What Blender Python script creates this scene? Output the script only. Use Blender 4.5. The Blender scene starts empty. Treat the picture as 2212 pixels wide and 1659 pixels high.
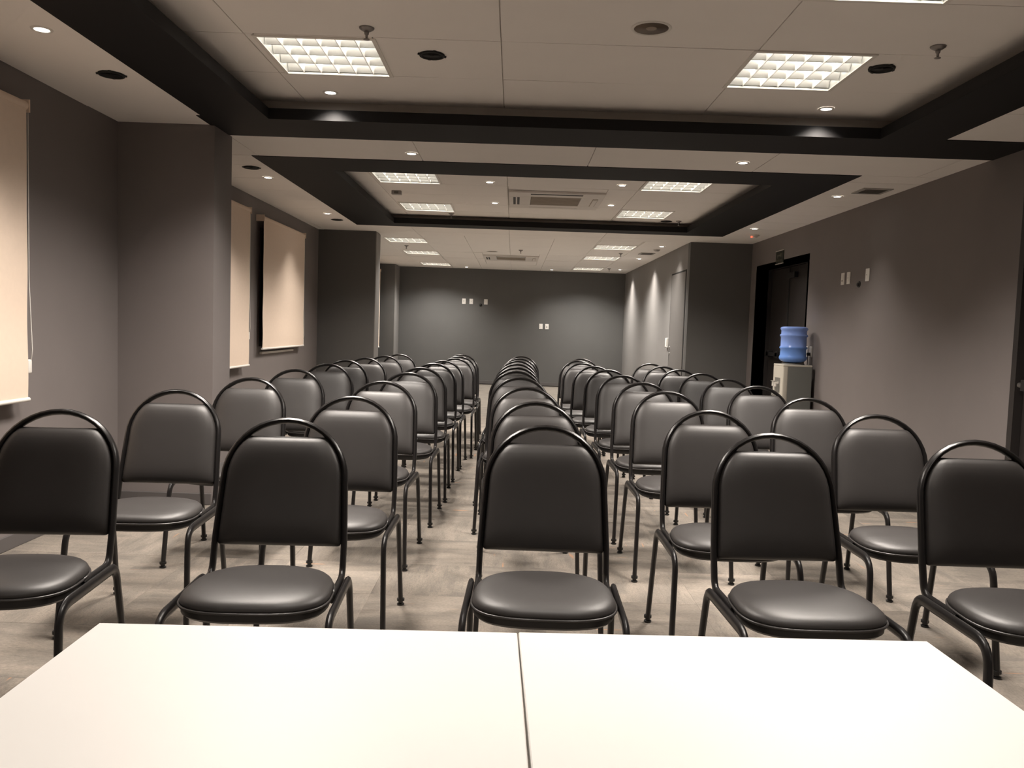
import bpy, bmesh, math, random
from mathutils import Vector, Matrix
random.seed(7)
SC = bpy.context.scene
COL = SC.collection

# ------------------------------------------------------------------ camera, world, exposure
H = 1.24                                    # eye height of somebody seated at the white tables
yaw, pitch, roll = math.radians(-.0347), math.radians(-3.87), math.radians(1.9)
fw = Vector((math.sin(yaw)*math.cos(pitch), math.cos(yaw)*math.cos(pitch), math.sin(pitch)))
rt = Vector((math.cos(yaw), -math.sin(yaw), 0)); up = rt.cross(fw)
r2 = math.cos(roll)*rt + math.sin(roll)*up; u2 = -math.sin(roll)*rt + math.cos(roll)*up
cam = bpy.data.objects.new('camera', bpy.data.cameras.new('camera')); COL.objects.link(cam)
cam.matrix_world = Matrix(((r2.x, u2.x, -fw.x, 0), (r2.y, u2.y, -fw.y, 0), (r2.z, u2.z, -fw.z, H), (0, 0, 0, 1)))
cam.data.sensor_width = 36; cam.data.sensor_fit = 'HORIZONTAL'; cam.data.lens = 1800/2212*36
cam.data.clip_start = .05; cam.data.clip_end = 60
SC.camera = cam
W = bpy.data.worlds.new('world'); SC.world = W; W.use_nodes = True
W.node_tree.nodes['Background'].inputs[0].default_value = (0, 0, 0, 1)
W.node_tree.nodes['Background'].inputs[1].default_value = 0
vs = SC.view_settings
vs.view_transform = 'Standard'; vs.look = 'None'; vs.gamma = 1; vs.use_curve_mapping = False
vs.exposure = 0.6
SC.cycles.use_denoising = True
SC.cycles.max_bounces = 7; SC.cycles.diffuse_bounces = 5; SC.cycles.glossy_bounces = 3
SC.cycles.use_adaptive_sampling = True; SC.cycles.adaptive_threshold = .06
SC.cycles.caustics_reflective = False; SC.cycles.caustics_refractive = False
SC.cycles.sample_clamp_indirect = 8

P_TROFFER = 32.0                            # watts of each louvred fluorescent light
P_SPOT = 75.0                               # watts of each downlight
C_TROFFER = (1.0, .91, .825)
C_SPOT = (1.0, .93, .85)

# ------------------------------------------------------------------ materials
MATS = {}
def mat(name, col, rough=.5, metal=0, spec=.5, var=0, vscale=8, bump=0, bscale=200, emit=None, estr=0, coat=0, trans=0, ior=1.45):
    m = bpy.data.materials.new(name); m.use_nodes = True; nt = m.node_tree; b = nt.nodes['Principled BSDF']
    b.inputs['Base Color'].default_value = (*col, 1); b.inputs['Roughness'].default_value = rough
    b.inputs['Metallic'].default_value = metal; b.inputs['Specular IOR Level'].default_value = spec
    b.inputs['Coat Weight'].default_value = coat; b.inputs['Transmission Weight'].default_value = trans; b.inputs['IOR'].default_value = ior
    if emit: b.inputs['Emission Color'].default_value = (*emit, 1); b.inputs['Emission Strength'].default_value = estr
    tc = nt.nodes.new('ShaderNodeTexCoord')
    if var:
        n = nt.nodes.new('ShaderNodeTexNoise'); n.inputs['Scale'].default_value = vscale; n.inputs['Detail'].default_value = 4
        nt.links.new(tc.outputs['Object'], n.inputs['Vector'])
        mx = nt.nodes.new('ShaderNodeMix'); mx.data_type = 'RGBA'
        mx.inputs[6].default_value = (*[c*(1-var) for c in col], 1); mx.inputs[7].default_value = (*[min(1, c*(1+var)) for c in col], 1)
        nt.links.new(n.outputs['Fac'], mx.inputs[0]); nt.links.new(mx.outputs[2], b.inputs['Base Color'])
    if bump:
        n = nt.nodes.new('ShaderNodeTexNoise'); n.inputs['Scale'].default_value = bscale; n.inputs['Detail'].default_value = 2
        nt.links.new(tc.outputs['Object'], n.inputs['Vector'])
        bp = nt.nodes.new('ShaderNodeBump'); bp.inputs['Strength'].default_value = bump; bp.inputs['Distance'].default_value = .002
        nt.links.new(n.outputs['Fac'], bp.inputs['Height']); nt.links.new(bp.outputs[0], b.inputs['Normal'])
    MATS[name] = m; return m
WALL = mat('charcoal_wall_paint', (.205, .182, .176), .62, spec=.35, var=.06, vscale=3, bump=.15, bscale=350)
WALLD = mat('dark_and_shade_toned_wall_paint', (.115, .112, .108), .62, spec=.35, var=.06, vscale=3, bump=.15, bscale=350)  # back wall's own grey; stands for shade on far pillar and return wall
WALLF = mat('mid_grey_wall_paint', (.235, .222, .213), .6, spec=.35, var=.05, vscale=3, bump=.15, bscale=350)  # far walls' own grey; also stands for lamplight on two pillar sides
BAND = mat('black_ceiling_paint', (.0095, .0085, .0085), .65, spec=.25, var=.1, vscale=4)
CEIL = mat('white_ceiling_board', (.92, .885, .85), .9, spec=.2, var=.02, vscale=3, bump=.1, bscale=500)
GRID = mat('white_ceiling_grid', (.74, .71, .68), .7, spec=.3)
COVE = mat('cove_plaster', (.62, .57, .52), .9, spec=.2)
TUBE = mat('gloss_black_tube', (.010, .009, .009), .28, spec=.45)
VINYL = mat('black_vinyl', (.033, .030, .029), .45, spec=.6, var=.08, vscale=20, bump=.12, bscale=900)
PIPE = mat('vinyl_piping', (.035, .032, .031), .3, spec=.6)
PAN = mat('black_plastic', (.018, .017, .017), .4, spec=.5)
RUB = mat('black_rubber_glide', (.012, .012, .012), .35)
LAM = mat('white_laminate', (.79, .77, .745), .42, spec=.45, var=.015, vscale=5)
EDGE = mat('grey_edge_band', (.42, .41, .40), .5)
STEEL = mat('brushed_steel', (.62, .6, .58), .3, metal=1)
LEGM = mat('table_leg_metal', (.3, .3, .3), .35, metal=.9)
FABRIC = mat('beige_blind_fabric', (.81, .665, .545), .85, spec=.2, var=.04, vscale=30, bump=.2, bscale=700)
WPL = mat('white_plastic', (.80, .77, .72), .4)
WPLG = mat('white_plate', (.78, .75, .71), .45)
HOLE = mat('dark_socket', (.02, .02, .02), .6)
SPK = mat('black_speaker_cloth', (.012, .012, .011), .7)
DOORD = mat('dark_door_paint', (.030, .026, .025), .45, spec=.4, var=.08, vscale=5)
DOORG = mat('grey_door_paint', (.155, .143, .135), .5, var=.04, vscale=5)
GAP = mat('door_gap', (.01, .01, .01), .8)
FRM = mat('window_frame_metal', (.03, .03, .03), .4, metal=.3)
GLS = mat('night_window_glass', (.008, .009, .011), .05, spec=.6)
BASEB = mat('charcoal_skirting', (.105, .096, .094), .5)
REFL = mat('louvre_aluminium', (.60, .60, .57), .3, metal=.5)
BLADE = mat('louvre_blade_white', (.9, .89, .86), .35, metal=.1)
LAMP = mat('lit_fluorescent_tube', (.9, .9, .88), .5, emit=(1, .93, .84), estr=13)
LENS = mat('lit_downlight_lens', (.9, .9, .9), .5, emit=(1, .96, .9), estr=14)
ACW = mat('air_conditioner_plastic', (.74, .70, .66), .5)
ACG = mat('air_conditioner_grille', (.42, .37, .31), .6)
SPRM = mat('sprinkler_metal', (.28, .26, .25), .4, metal=.6)
CANI = mat('downlight_can_inner', (.30, .24, .19), .5)
COOL = mat('cooler_front_plastic', (.46, .43, .37), .45)
COOLS = mat('cooler_side_panel', (.150, .155, .145), .5)
COOLT = mat('cooler_tray_grey', (.16, .155, .14), .5)
WATER = mat('blue_bottle_plastic', (.27, .42, .92), .12, spec=.6, trans=.12, ior=1.2)
def add_water(m):                            # the lower third of the bottle still holds water
    nt = m.node_tree; N = nt.nodes; tc = N.new('ShaderNodeTexCoord'); sx = N.new('ShaderNodeSeparateXYZ'); nt.links.new(tc.outputs['Object'], sx.inputs[0])
    mr = N.new('ShaderNodeMapRange'); mr.inputs['From Min'].default_value = .168; mr.inputs['From Max'].default_value = .178; nt.links.new(sx.outputs['Z'], mr.inputs['Value'])
    mx = N.new('ShaderNodeMix'); mx.data_type = 'RGBA'; mx.inputs[6].default_value = (.18, .34, .80, 1); mx.inputs[7].default_value = (.27, .41, .88, 1)
    nt.links.new(mr.outputs[0], mx.inputs[0]); nt.links.new(mx.outputs[2], N['Principled BSDF'].inputs['Base Color'])
add_water(WATER)
SIGN = mat('exit_sign_board', (.018, .022, .014), .5)
SIGNL = mat('exit_sign_print', (.10, .095, .07), .5)
SIGNF = mat('exit_sign_edge', (.55, .51, .48), .35)
RED = mat('red_led', (.5, .05, .03), .4, emit=(1, .12, .06), estr=1.5)
VENT = mat('vent_grille_grey', (.40, .38, .36), .5)

def carpet(name, world):
    m = bpy.data.materials.new(name); m.use_nodes = True; nt = m.node_tree; N = nt.nodes; L = nt.links
    b = N['Principled BSDF']; b.inputs['Roughness'].default_value = .95; b.inputs['Specular IOR Level'].default_value = .1
    tc = N.new('ShaderNodeTexCoord'); src = tc.outputs['Object']
    oi = N.new('ShaderNodeObjectInfo')
    add = N.new('ShaderNodeVectorMath'); add.operation = 'MULTIPLY_ADD'
    comb = N.new('ShaderNodeCombineXYZ')
    for i in range(3): L.new(oi.outputs['Random'], comb.inputs[i])
    L.new(comb.outputs[0], add.inputs[0]); add.inputs[1].default_value = (37.3, 91.7, 11.1); L.new(src, add.inputs[2])
    vec = add.outputs[0]
    def noise(scale, sx, sy, detail=3):
        mp = N.new('ShaderNodeMapping'); mp.inputs['Scale'].default_value = (sx, sy, 1); L.new(vec, mp.inputs['Vector'])
        n = N.new('ShaderNodeTexNoise'); n.inputs['Scale'].default_value = scale; n.inputs['Detail'].default_value = detail
        L.new(mp.outputs[0], n.inputs['Vector']); return n.outputs['Fac']
    def ramp(fac, a, bb):
        r = N.new('ShaderNodeMapRange'); r.inputs['From Min'].default_value = a; r.inputs['From Max'].default_value = bb
        L.new(fac, r.inputs['Value']); return r.outputs[0]
    def mix(f, c1, c2):
        x = N.new('ShaderNodeMix'); x.data_type = 'RGBA'
        for sock, v in ((x.inputs[0], f), (x.inputs[6], c1), (x.inputs[7], c2)):
            if isinstance(v, (tuple, float)): sock.default_value = v if isinstance(v, float) else (*v, 1)
            else: L.new(v, sock)
        return x.outputs[2]
    bands = ramp(noise(6, .55, 1.9, 2), .38, .62)            # broad bands along the tile
    c = mix(bands, (.240, .208, .176), (.158, .141, .123))
    br = N.new('ShaderNodeTexBrick'); br.inputs['Scale'].default_value = 1; br.inputs['Brick Width'].default_value = .17
    br.inputs['Row Height'].default_value = .055; br.inputs['Mortar Size'].default_value = .0008; br.inputs['Bias'].default_value = -.1
    br.inputs['Color1'].default_value = (1, 1, 1, 1); br.inputs['Color2'].default_value = (0, 0, 0, 1); br.inputs['Mortar'].default_value = (.6, .6, .6, 1)
    br.offset = .37; L.new(vec, br.inputs['Vector'])
    sep = N.new('ShaderNodeSeparateColor'); L.new(br.outputs['Color'], sep.inputs[0])
    mul = N.new('ShaderNodeMath'); mul.operation = 'MULTIPLY'; L.new(sep.outputs[0], mul.inputs[0]); mul.inputs[1].default_value = .40
    c = mix(mul.outputs[0], c, (.288, .251, .209))
    sp_ = ramp(noise(170, .45, 1, 3), .30, .72)              # speckle of the loops
    mulS = N.new('ShaderNodeMath'); mulS.operation = 'MULTIPLY'; L.new(sp_, mulS.inputs[0]); mulS.inputs[1].default_value = .46
    c = mix(mulS.outputs[0], c, (.099, .090, .081))
    st = ramp(noise(40, .35, 1.8, 4), .55, .72)              # fine dark ribs
    mul2 = N.new('ShaderNodeMath'); mul2.operation = 'MULTIPLY'; L.new(st, mul2.inputs[0]); mul2.inputs[1].default_value = .36
    c = mix(mul2.outputs[0], c, (.105, .096, .088))
    org = ramp(noise(9, .35, 3.2, 1), .735, .80)             # the odd orange thread
    mul3 = N.new('ShaderNodeMath'); mul3.operation = 'MULTIPLY'; L.new(org, mul3.inputs[0]); mul3.inputs[1].default_value = .55
    c = mix(mul3.outputs[0], c, (.50, .235, .105))
    tone = N.new('ShaderNodeMapRange'); tone.inputs['To Min'].default_value = .84; tone.inputs['To Max'].default_value = 1.10
    L.new(oi.outputs['Random'], tone.inputs['Value'])
    if world: tone.inputs['To Min'].default_value = .97; tone.inputs['To Max'].default_value = .97
    fin = N.new('ShaderNodeVectorMath'); fin.operation = 'SCALE'; L.new(c, fin.inputs[0]); L.new(tone.outputs[0], fin.inputs['Scale'])
    L.new(fin.outputs[0], b.inputs['Base Color'])
    bp = N.new('ShaderNodeBump'); bp.inputs['Strength'].default_value = .5; bp.inputs['Distance'].default_value = .004
    L.new(noise(260, .5, 1, 2), bp.inputs['Height']); L.new(bp.outputs[0], b.inputs['Normal'])
    return m
CARPET = carpet('streaked_beige_carpet', False)
CARPETF = carpet('streaked_beige_carpet_far', True)

# ------------------------------------------------------------------ helpers
def link(o, parent=None):
    COL.objects.link(o)
    if parent is not None: o.parent = parent
    return o
def obj(name, bm, m, parent=None, smooth=False, angle=None):
    me = bpy.data.meshes.new(name)
    bmesh.ops.recalc_face_normals(bm, faces=bm.faces[:])
    bm.to_mesh(me); bm.free()
    for k in (m if isinstance(m, (list, tuple)) else [m]): me.materials.append(k)
    if smooth: me.shade_smooth()
    if angle is not None: me.set_sharp_from_angle(angle=math.radians(angle))
    return link(bpy.data.objects.new(name, me), parent)
def thing(name, label, cat, loc=(0, 0, 0), rotz=0, group=None):
    o = bpy.data.objects.new(name, None); link(o); o.empty_display_size = .1
    o.location = loc; o.rotation_euler = (0, 0, rotz); o['label'] = label; o['category'] = cat
    if group: o['group'] = group
    return o
def tag(o, label, cat, group=None):
    o['label'] = label; o['category'] = cat
    if group: o['group'] = group
    return o
def dup(root, loc, rotz=None, label=None, group=None):
    r = root.copy(); COL.objects.link(r); r.location = loc
    if rotz is not None: r.rotation_euler = (0, 0, rotz)
    if label: r['label'] = label
    if group: r['group'] = group
    for ch in list(root.children):
        c = ch.copy(); COL.objects.link(c); c.parent = r
        for g in list(ch.children):
            d = g.copy(); COL.objects.link(d); d.parent = c
    return r
def struct(name, bm, m, label=None, parent=None, smooth=False):
    o = obj(name, bm, m, parent, smooth)
    if parent is None:
        o['kind'] = 'structure'
        if label: o['label'] = label
    return o
def box(bm, x0, x1, y0, y1, z0, z1, bev=0, seg=2):
    vs_ = bmesh.ops.create_cube(bm, size=1)['verts']
    for v in vs_:
        v.co = Vector(((x0+x1)/2 + v.co.x*(x1-x0), (y0+y1)/2 + v.co.y*(y1-y0), (z0+z1)/2 + v.co.z*(z1-z0)))
    if bev:
        es = {e for v in vs_ for e in v.link_edges}
        bmesh.ops.bevel(bm, geom=list(es), offset=bev, segments=seg, affect='EDGES', profile=.5)
    return bm
def bx(*a, **k): return box(bmesh.new(), *a, **k)
def boxes(*L):
    bm = bmesh.new()
    for a in L: box(bm, *a)
    return bm
def lathe(prof, n=24, axis='Z', c=(0, 0, 0), cap=True):
    bm = bmesh.new(); rings = []
    for r, z in prof:
        ring = []
        for i in range(n):
            a = 2*math.pi*i/n
            p = (r*math.cos(a), r*math.sin(a), z)
            if axis == 'X': p = (z, r*math.cos(a), r*math.sin(a))
            if axis == 'Y': p = (r*math.cos(a), z, r*math.sin(a))
            ring.append(bm.verts.new((p[0]+c[0], p[1]+c[1], p[2]+c[2])))
        rings.append(ring)
    for a, b in zip(rings, rings[1:]):
        for i in range(n): bm.faces.new((a[i], a[(i+1) % n], b[(i+1) % n], b[i]))
    if cap: bm.faces.new(rings[0][::-1]); bm.faces.new(rings[-1])
    return bm
def sweep(pts, wides, rw, rn, n=10, bm=None, cap=True):
    """tube of elliptical section: half-size rw along the 'wide' vector, rn across it"""
    bm = bm or bmesh.new(); pts = [Vector(p) for p in pts]; rings = []
    for i, p in enumerate(pts):
        t = (pts[min(i+1, len(pts)-1)] - pts[max(i-1, 0)]).normalized()
        w = Vector(wides[i]); w = (w - t*w.dot(t)).normalized(); s = t.cross(w)
        rings.append([bm.verts.new(p + w*(rw*math.cos(2*math.pi*k/n)) + s*(rn*math.sin(2*math.pi*k/n))) for k in range(n)])
    for a, b in zip(rings, rings[1:]):
        for k in range(n): bm.faces.new((a[k], a[(k+1) % n], b[(k+1) % n], b[k]))
    if cap: bm.faces.new(rings[0][::-1]); bm.faces.new(rings[-1])
    return bm
def tube(pts, r, n=8, bm=None):
    ws = []
    for i in range(len(pts)):
        t = (Vector(pts[min(i+1, len(pts)-1)]) - Vector(pts[max(i-1, 0)])).normalized()
        ws.append(Vector((0, 0, 1)) if abs(t.z) < .9 else Vector((1, 0, 0)))
    return sweep(pts, ws, r, r, n, bm)
def round_path(pts, radii, seg=5):
    """polyline with filleted corners"""
    out = [Vector(pts[0])]
    for i in range(1, len(pts)-1):
        p, a, b = Vector(pts[i]), Vector(pts[i-1]), Vector(pts[i+1])
        u, v = (a-p).normalized(), (b-p).normalized()
        ang = u.angle(v); d = radii[i-1]/math.tan(ang/2)
        p0, p1 = p+u*d, p+v*d
        for k in range(seg+1):
            t = k/seg; out.append((1-t)**2*p0 + 2*t*(1-t)*p + t*t*p1)
    out.append(Vector(pts[-1])); return out

# ------------------------------------------------------------------ room dimensions (metres)
Z1 = 2.48                     # low ceiling
ZA, ZB = 2.62, 2.59           # raised ceilings of the near and the middle recess
XL, XLM, XLF, XR, XRF = -2.60, -2.69, -2.85, 3.20, 2.36
Y0, YB = -3.0, 18.1
C1 = dict(o=(-1.97, 2.61, -2.5, 5.74), i=(-1.56, 2.22, -2.05, 5.24), w=(-1.70, 2.36, -2.2, 5.37), z=ZA)
C2 = dict(o=(-2.04, 2.60, 6.43, 10.68), i=(-1.52, 2.08, 6.95, 10.35), w=(-1.66, 2.22, 6.8, 10.48), z=ZB)

# ---- walls
T = .15
struct('wall_left_near', bx(XL-T, XL, Y0, 5.47, 0, 2.75), WALL, 'charcoal left wall beside the nearest blind')
struct('pillar_left_near', bx(XLM-T, -1.975, 5.47, 5.80, 0, 2.75), WALL, 'charcoal pillar jutting from the left wall between the blinds')
struct('wall_left_middle', bx(XLM-T, XLM, 5.80, 11.38, 0, 2.75), WALL, 'charcoal left wall behind the two middle blinds')
struct('pillar_left_far', bx(XLF-T, -1.915, 11.38, 11.72, 0, 2.75), WALLD, 'shade-darkened pillar on the left beyond the middle blinds')
struct('pillar_left_far_lit_side', bx(-1.915, -1.905, 11.385, 11.72, 0, 2.47), WALLF, 'side face of the far left pillar, lamplight put into its grey')  # thin panel, lamplight on this side put into its lighter colour
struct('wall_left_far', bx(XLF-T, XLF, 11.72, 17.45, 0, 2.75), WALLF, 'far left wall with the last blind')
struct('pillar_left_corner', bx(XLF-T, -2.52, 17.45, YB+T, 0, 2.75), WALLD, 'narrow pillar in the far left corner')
struct('pillar_left_corner_lit_side', bx(-2.52, -2.51, 17.455, YB, 0, 2.47), WALLF, 'side face of the far corner pillar, lamplight put into its grey')  # same here: lighter colour stands for lamplight along the pillar side
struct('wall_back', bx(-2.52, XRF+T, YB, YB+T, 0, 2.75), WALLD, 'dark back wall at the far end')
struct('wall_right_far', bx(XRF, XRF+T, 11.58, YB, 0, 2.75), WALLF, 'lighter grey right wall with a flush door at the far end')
struct('wall_right_return', bx(XRF, XR+.6, 11.43, 11.58, 0, 2.75), WALLD, 'shade-darkened wall stepping in beside the double door')
ND, NZ = (9.23, 11.14), 2.11           # double-door niche
struct('wall_right', boxes((XR, XR+T, 5.35, ND[0], 0, 2.75), (XR, XR+T, ND[1], 11.43, 0, 2.75), (XR, XR+T, ND[0], ND[1], NZ, 2.75),
       (XR, XR+T, Y0, 3.55, 0, 2.75), (XR, XR+T, 3.55, 5.35, 2.36, 2.75)), WALL, 'charcoal right wall behind the water cooler')
struct('wall_rear', bx(XL-T, XR+T, Y0-T, Y0, 0, 2.75), WALL, 'wall behind the photographer')
for n, a in (('baseboard_back', (-2.52, XRF, YB-.014, YB, 0, .075)), ('baseboard_right_far', (XRF-.014, XRF, 11.43, YB-.014, 0, .075)),
             ('baseboard_left_near', (XL, XL+.014, Y0, 5.47, 0, .075)), ('baseboard_pillar', (XL+.014, -1.975, 5.456, 5.47, 0, .075)), ('baseboard_left_middle', (XLM, XLM+.014, 5.80, 11.38, 0, .075)),
             ('baseboard_right', (XR-.014, XR, 5.45, ND[0]-.06, 0, .075))):
    struct(n, bx(*a, bev=.003), BASEB, 'low charcoal skirting board')

# ---- floor and carpet tiles
floor = struct('floor', bx(XLF-T, XR+.6, Y0-T, YB+T, -.12, -.012), CARPETF, 'floor laid with streaked beige carpet tiles')
bmt = bx(-.24965, .24965, -.24965, .24965, -.012, 0)
me_tile = bpy.data.meshes.new('carpet_tile'); bmt.to_mesh(me_tile); bmt.free(); me_tile.materials.append(CARPET)
far_bm = bmesh.new(); cnt = 0
for j in range(0, 36):
    for i in range(12):
        cx, cy = -2.62 + .25 + .5*i, .75 + .5*j - .25
        if cy > 17.9: continue
        if cy < 10.7:
            o = link(bpy.data.objects.new('carpet_tile', me_tile), floor); cnt += 1
            o.location = (cx, cy, random.uniform(-.0006, 0)); o.rotation_euler = (0, 0, math.pi/2*((i+j) % 2))
        else:
            box(far_bm, cx-.2496, cx+.2496, cy-.2496, cy+.2496, -.012, random.uniform(-.001, 0))
o = obj('carpet_tile_field', far_bm, CARPETF, floor); o['kind'] = 'stuff'
struct('floor_rear', bx(XLM-T, XR+.6, Y0, .245, -.012, -.0005), CARPETF, 'carpet behind the photographer')

# ---- ceilings: backing boards, tiles as children
def ring(o, i, z0, z1):
    return [(o[0], o[1], o[2], i[2], z0, z1), (o[0], o[1], i[3], o[3], z0, z1), (o[0], i[0], i[2], i[3], z0, z1), (i[1], o[1], i[2], i[3], z0, z1)]
F1 = [(-1.315, -.735, 4.165, 4.765), (1.13, 1.71, 4.155, 4.755), (-1.315, -.735, 2.915, 3.515), (1.13, 1.71, 2.905, 3.505),
      (-1.315, -.735, -1.46, -.86), (1.13, 1.71, -1.47, -.87)]  # unseen pair added behind the camera to brighten the near ceiling
F2 = [(-1.33, -.75, 7.48, 8.08), (1.155, 1.735, 7.46, 8.06), (-1.33, -.75, 9.38, 9.98), (1.155, 1.735, 9.40, 10.0)]
F3 = [(-1.925, -1.345, 12.12, 12.72), (-1.925, -1.345, 14.15, 14.75), (-1.925, -1.345, 16.75, 17.35),
      (1.16, 1.74, 12.2, 12.8), (1.16, 1.74, 14.1, 14.7), (1.16, 1.74, 16.7, 17.3)]
AC = [(-.10, .86, 8.30, 9.36), (-.585, .385, 14.45, 15.45)]
def cut(rects, holes):
    for h in holes:
        new = []
        for r in rects:
            if h[0] >= r[1]-.01 or h[1] <= r[0]+.01 or h[2] >= r[3]-.01 or h[3] <= r[2]+.01: new.append(r); continue
            if h[0] > r[0]+.01: new.append((r[0], h[0], r[2], r[3]))
            if h[1] < r[1]-.01: new.append((h[1], r[1], r[2], r[3]))
            lo, hi = max(r[0], h[0]), min(r[1], h[1])
            if h[2] > r[2]+.01: new.append((lo, hi, r[2], h[2]))
            if h[3] < r[3]-.01: new.append((lo, hi, h[3], r[3]))
        rects = new
    return rects
ceil = struct('ceiling', boxes(
    (XLF-T, C1['o'][0], Y0, 5.74, Z1+.014, 2.75), (C1['o'][1], XR+T, Y0, 5.22, Z1+.014, 2.75), (C1['o'][0], C1['o'][1], Y0, C1['o'][2], Z1+.014, 2.75),
    (XLF-T, XR+T, 5.74, C2['o'][2], Z1+.014, 2.75), (XLF-T, C2['o'][0], C2['o'][2], C2['o'][3], Z1+.014, 2.75), (C2['o'][1], XR+.6, C2['o'][2], C2['o'][3], Z1+.014, 2.75),
    *[(*q, Z1+.014, 2.75) for q in cut([(XLF-T, XR+.6, C2['o'][3], YB+T)], F3)],
    *[(*q, ZA+.014, 2.75) for q in cut([C1['w']], F1)], *[(*q, ZB+.014, 2.75) for q in cut([C2['w']], F2)],
    (XLF-T, XR+.6, Y0-T, YB+T, 2.75, 2.80)), GRID,
    'white suspended ceiling of large boards')
bmc = bx(-.5, .5, -.5, .5, 0, 1)
me_ct = bpy.data.meshes.new('ceiling_tile'); bmc.to_mesh(me_ct); bmc.free(); me_ct.materials.append(CEIL)
ntile = 0
def tiles(x0, x1, y0, y1, z, px, py, ax, ay, holes=(), gap=.006):
    """boards of pitch px,py with joints through ax,ay, cut round the holes"""
    global ntile
    xs = sorted({x0, x1, *[ax+px*k for k in range(-40, 41) if x0+.05 < ax+px*k < x1-.05]})
    ys = sorted({y0, y1, *[ay+py*k for k in range(-40, 41) if y0+.05 < ay+py*k < y1-.05]})
    for a, b in zip(xs, xs[1:]):
        for c, d in zip(ys, ys[1:]):
            rects = cut([(a, b, c, d)], holes)
            for r in rects:
                o = link(bpy.data.objects.new('ceiling_tile', me_ct), ceil); ntile += 1
                o.location = ((r[0]+r[1])/2, (r[2]+r[3])/2, z)
                o.scale = (r[1]-r[0]-gap, r[3]-r[2]-gap, .0135)
                if random.random() < .3:
                    o.rotation_euler = (random.uniform(-.004, .004), random.uniform(-.003, .003), 0)
tiles(XL, C1['o'][0], Y0, 5.47, Z1, 5, 1.25, -10, 5.08)
tiles(C1['o'][1], XR, Y0, 5.22, Z1, 5, 1.25, -10, 4.6)
tiles(XLM, XR, 5.74, 6.43, Z1, 1.25, 5, -.735, -10)
tiles(XLM, C2['o'][0], 6.43, 10.68, Z1, 5, .625, -10, 6.2)
tiles(C2['o'][1], XR, 6.43, 10.68, Z1, 5, .625, -10, 6.1)
tiles(XLF, XR, 10.68, 11.60, Z1, 1.25, 1.25, -.11, -10)
tiles(XLF, XRF, 11.60, YB, Z1, .625, 1.25, -.11, 12.85, F3 + AC[1:])
c = C1['w']; tiles(c[0], c[1], c[2], c[3], ZA, 1.25, .625, -.11, 4.14, F1)
c = C2['w']; tiles(c[0], c[1], c[2], c[3], ZB, 1.25, .625, -.11, 8.1, F2 + AC[:1])

# ---- black bands with their lips, and the plaster at the back of the cove slots
def coffer(name, C, label, extra=()):
    o, i, w = C['o'], C['i'], C['w']
    L = ring(o, i, Z1-.004, Z1+.012)
    lip = .018; il = (i[0]-lip, i[1]+lip, i[2]-lip, i[3]+lip)
    L += [(il[0], il[1], il[2], i[2], Z1+.012, Z1+.062), (il[0], il[1], i[3], il[3], Z1+.012, Z1+.062),
          (il[0], i[0], i[2], i[3], Z1+.012, Z1+.062), (i[1], il[1], i[2], i[3], Z1+.012, Z1+.062)]
    t = struct(name, boxes(*L, *extra), BAND, label)
    k = (w[0]-.02, w[1]+.02, w[2]-.02, w[3]+.02)
    obj('cove_wall', boxes(*ring(k, w, Z1+.012, 2.75)), COVE, t)
    return t
coffer('trim_1', C1, 'black band round the near ceiling recess, crossing to the right wall', [(C1['o'][1], XR, 5.22, 5.74, Z1-.004, Z1+.014), (-2.0, C1['o'][0], 5.22, 5.74, Z1-.004, Z1+.014)])
coffer('trim_2', C2, 'black band round the middle ceiling recess')

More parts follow.
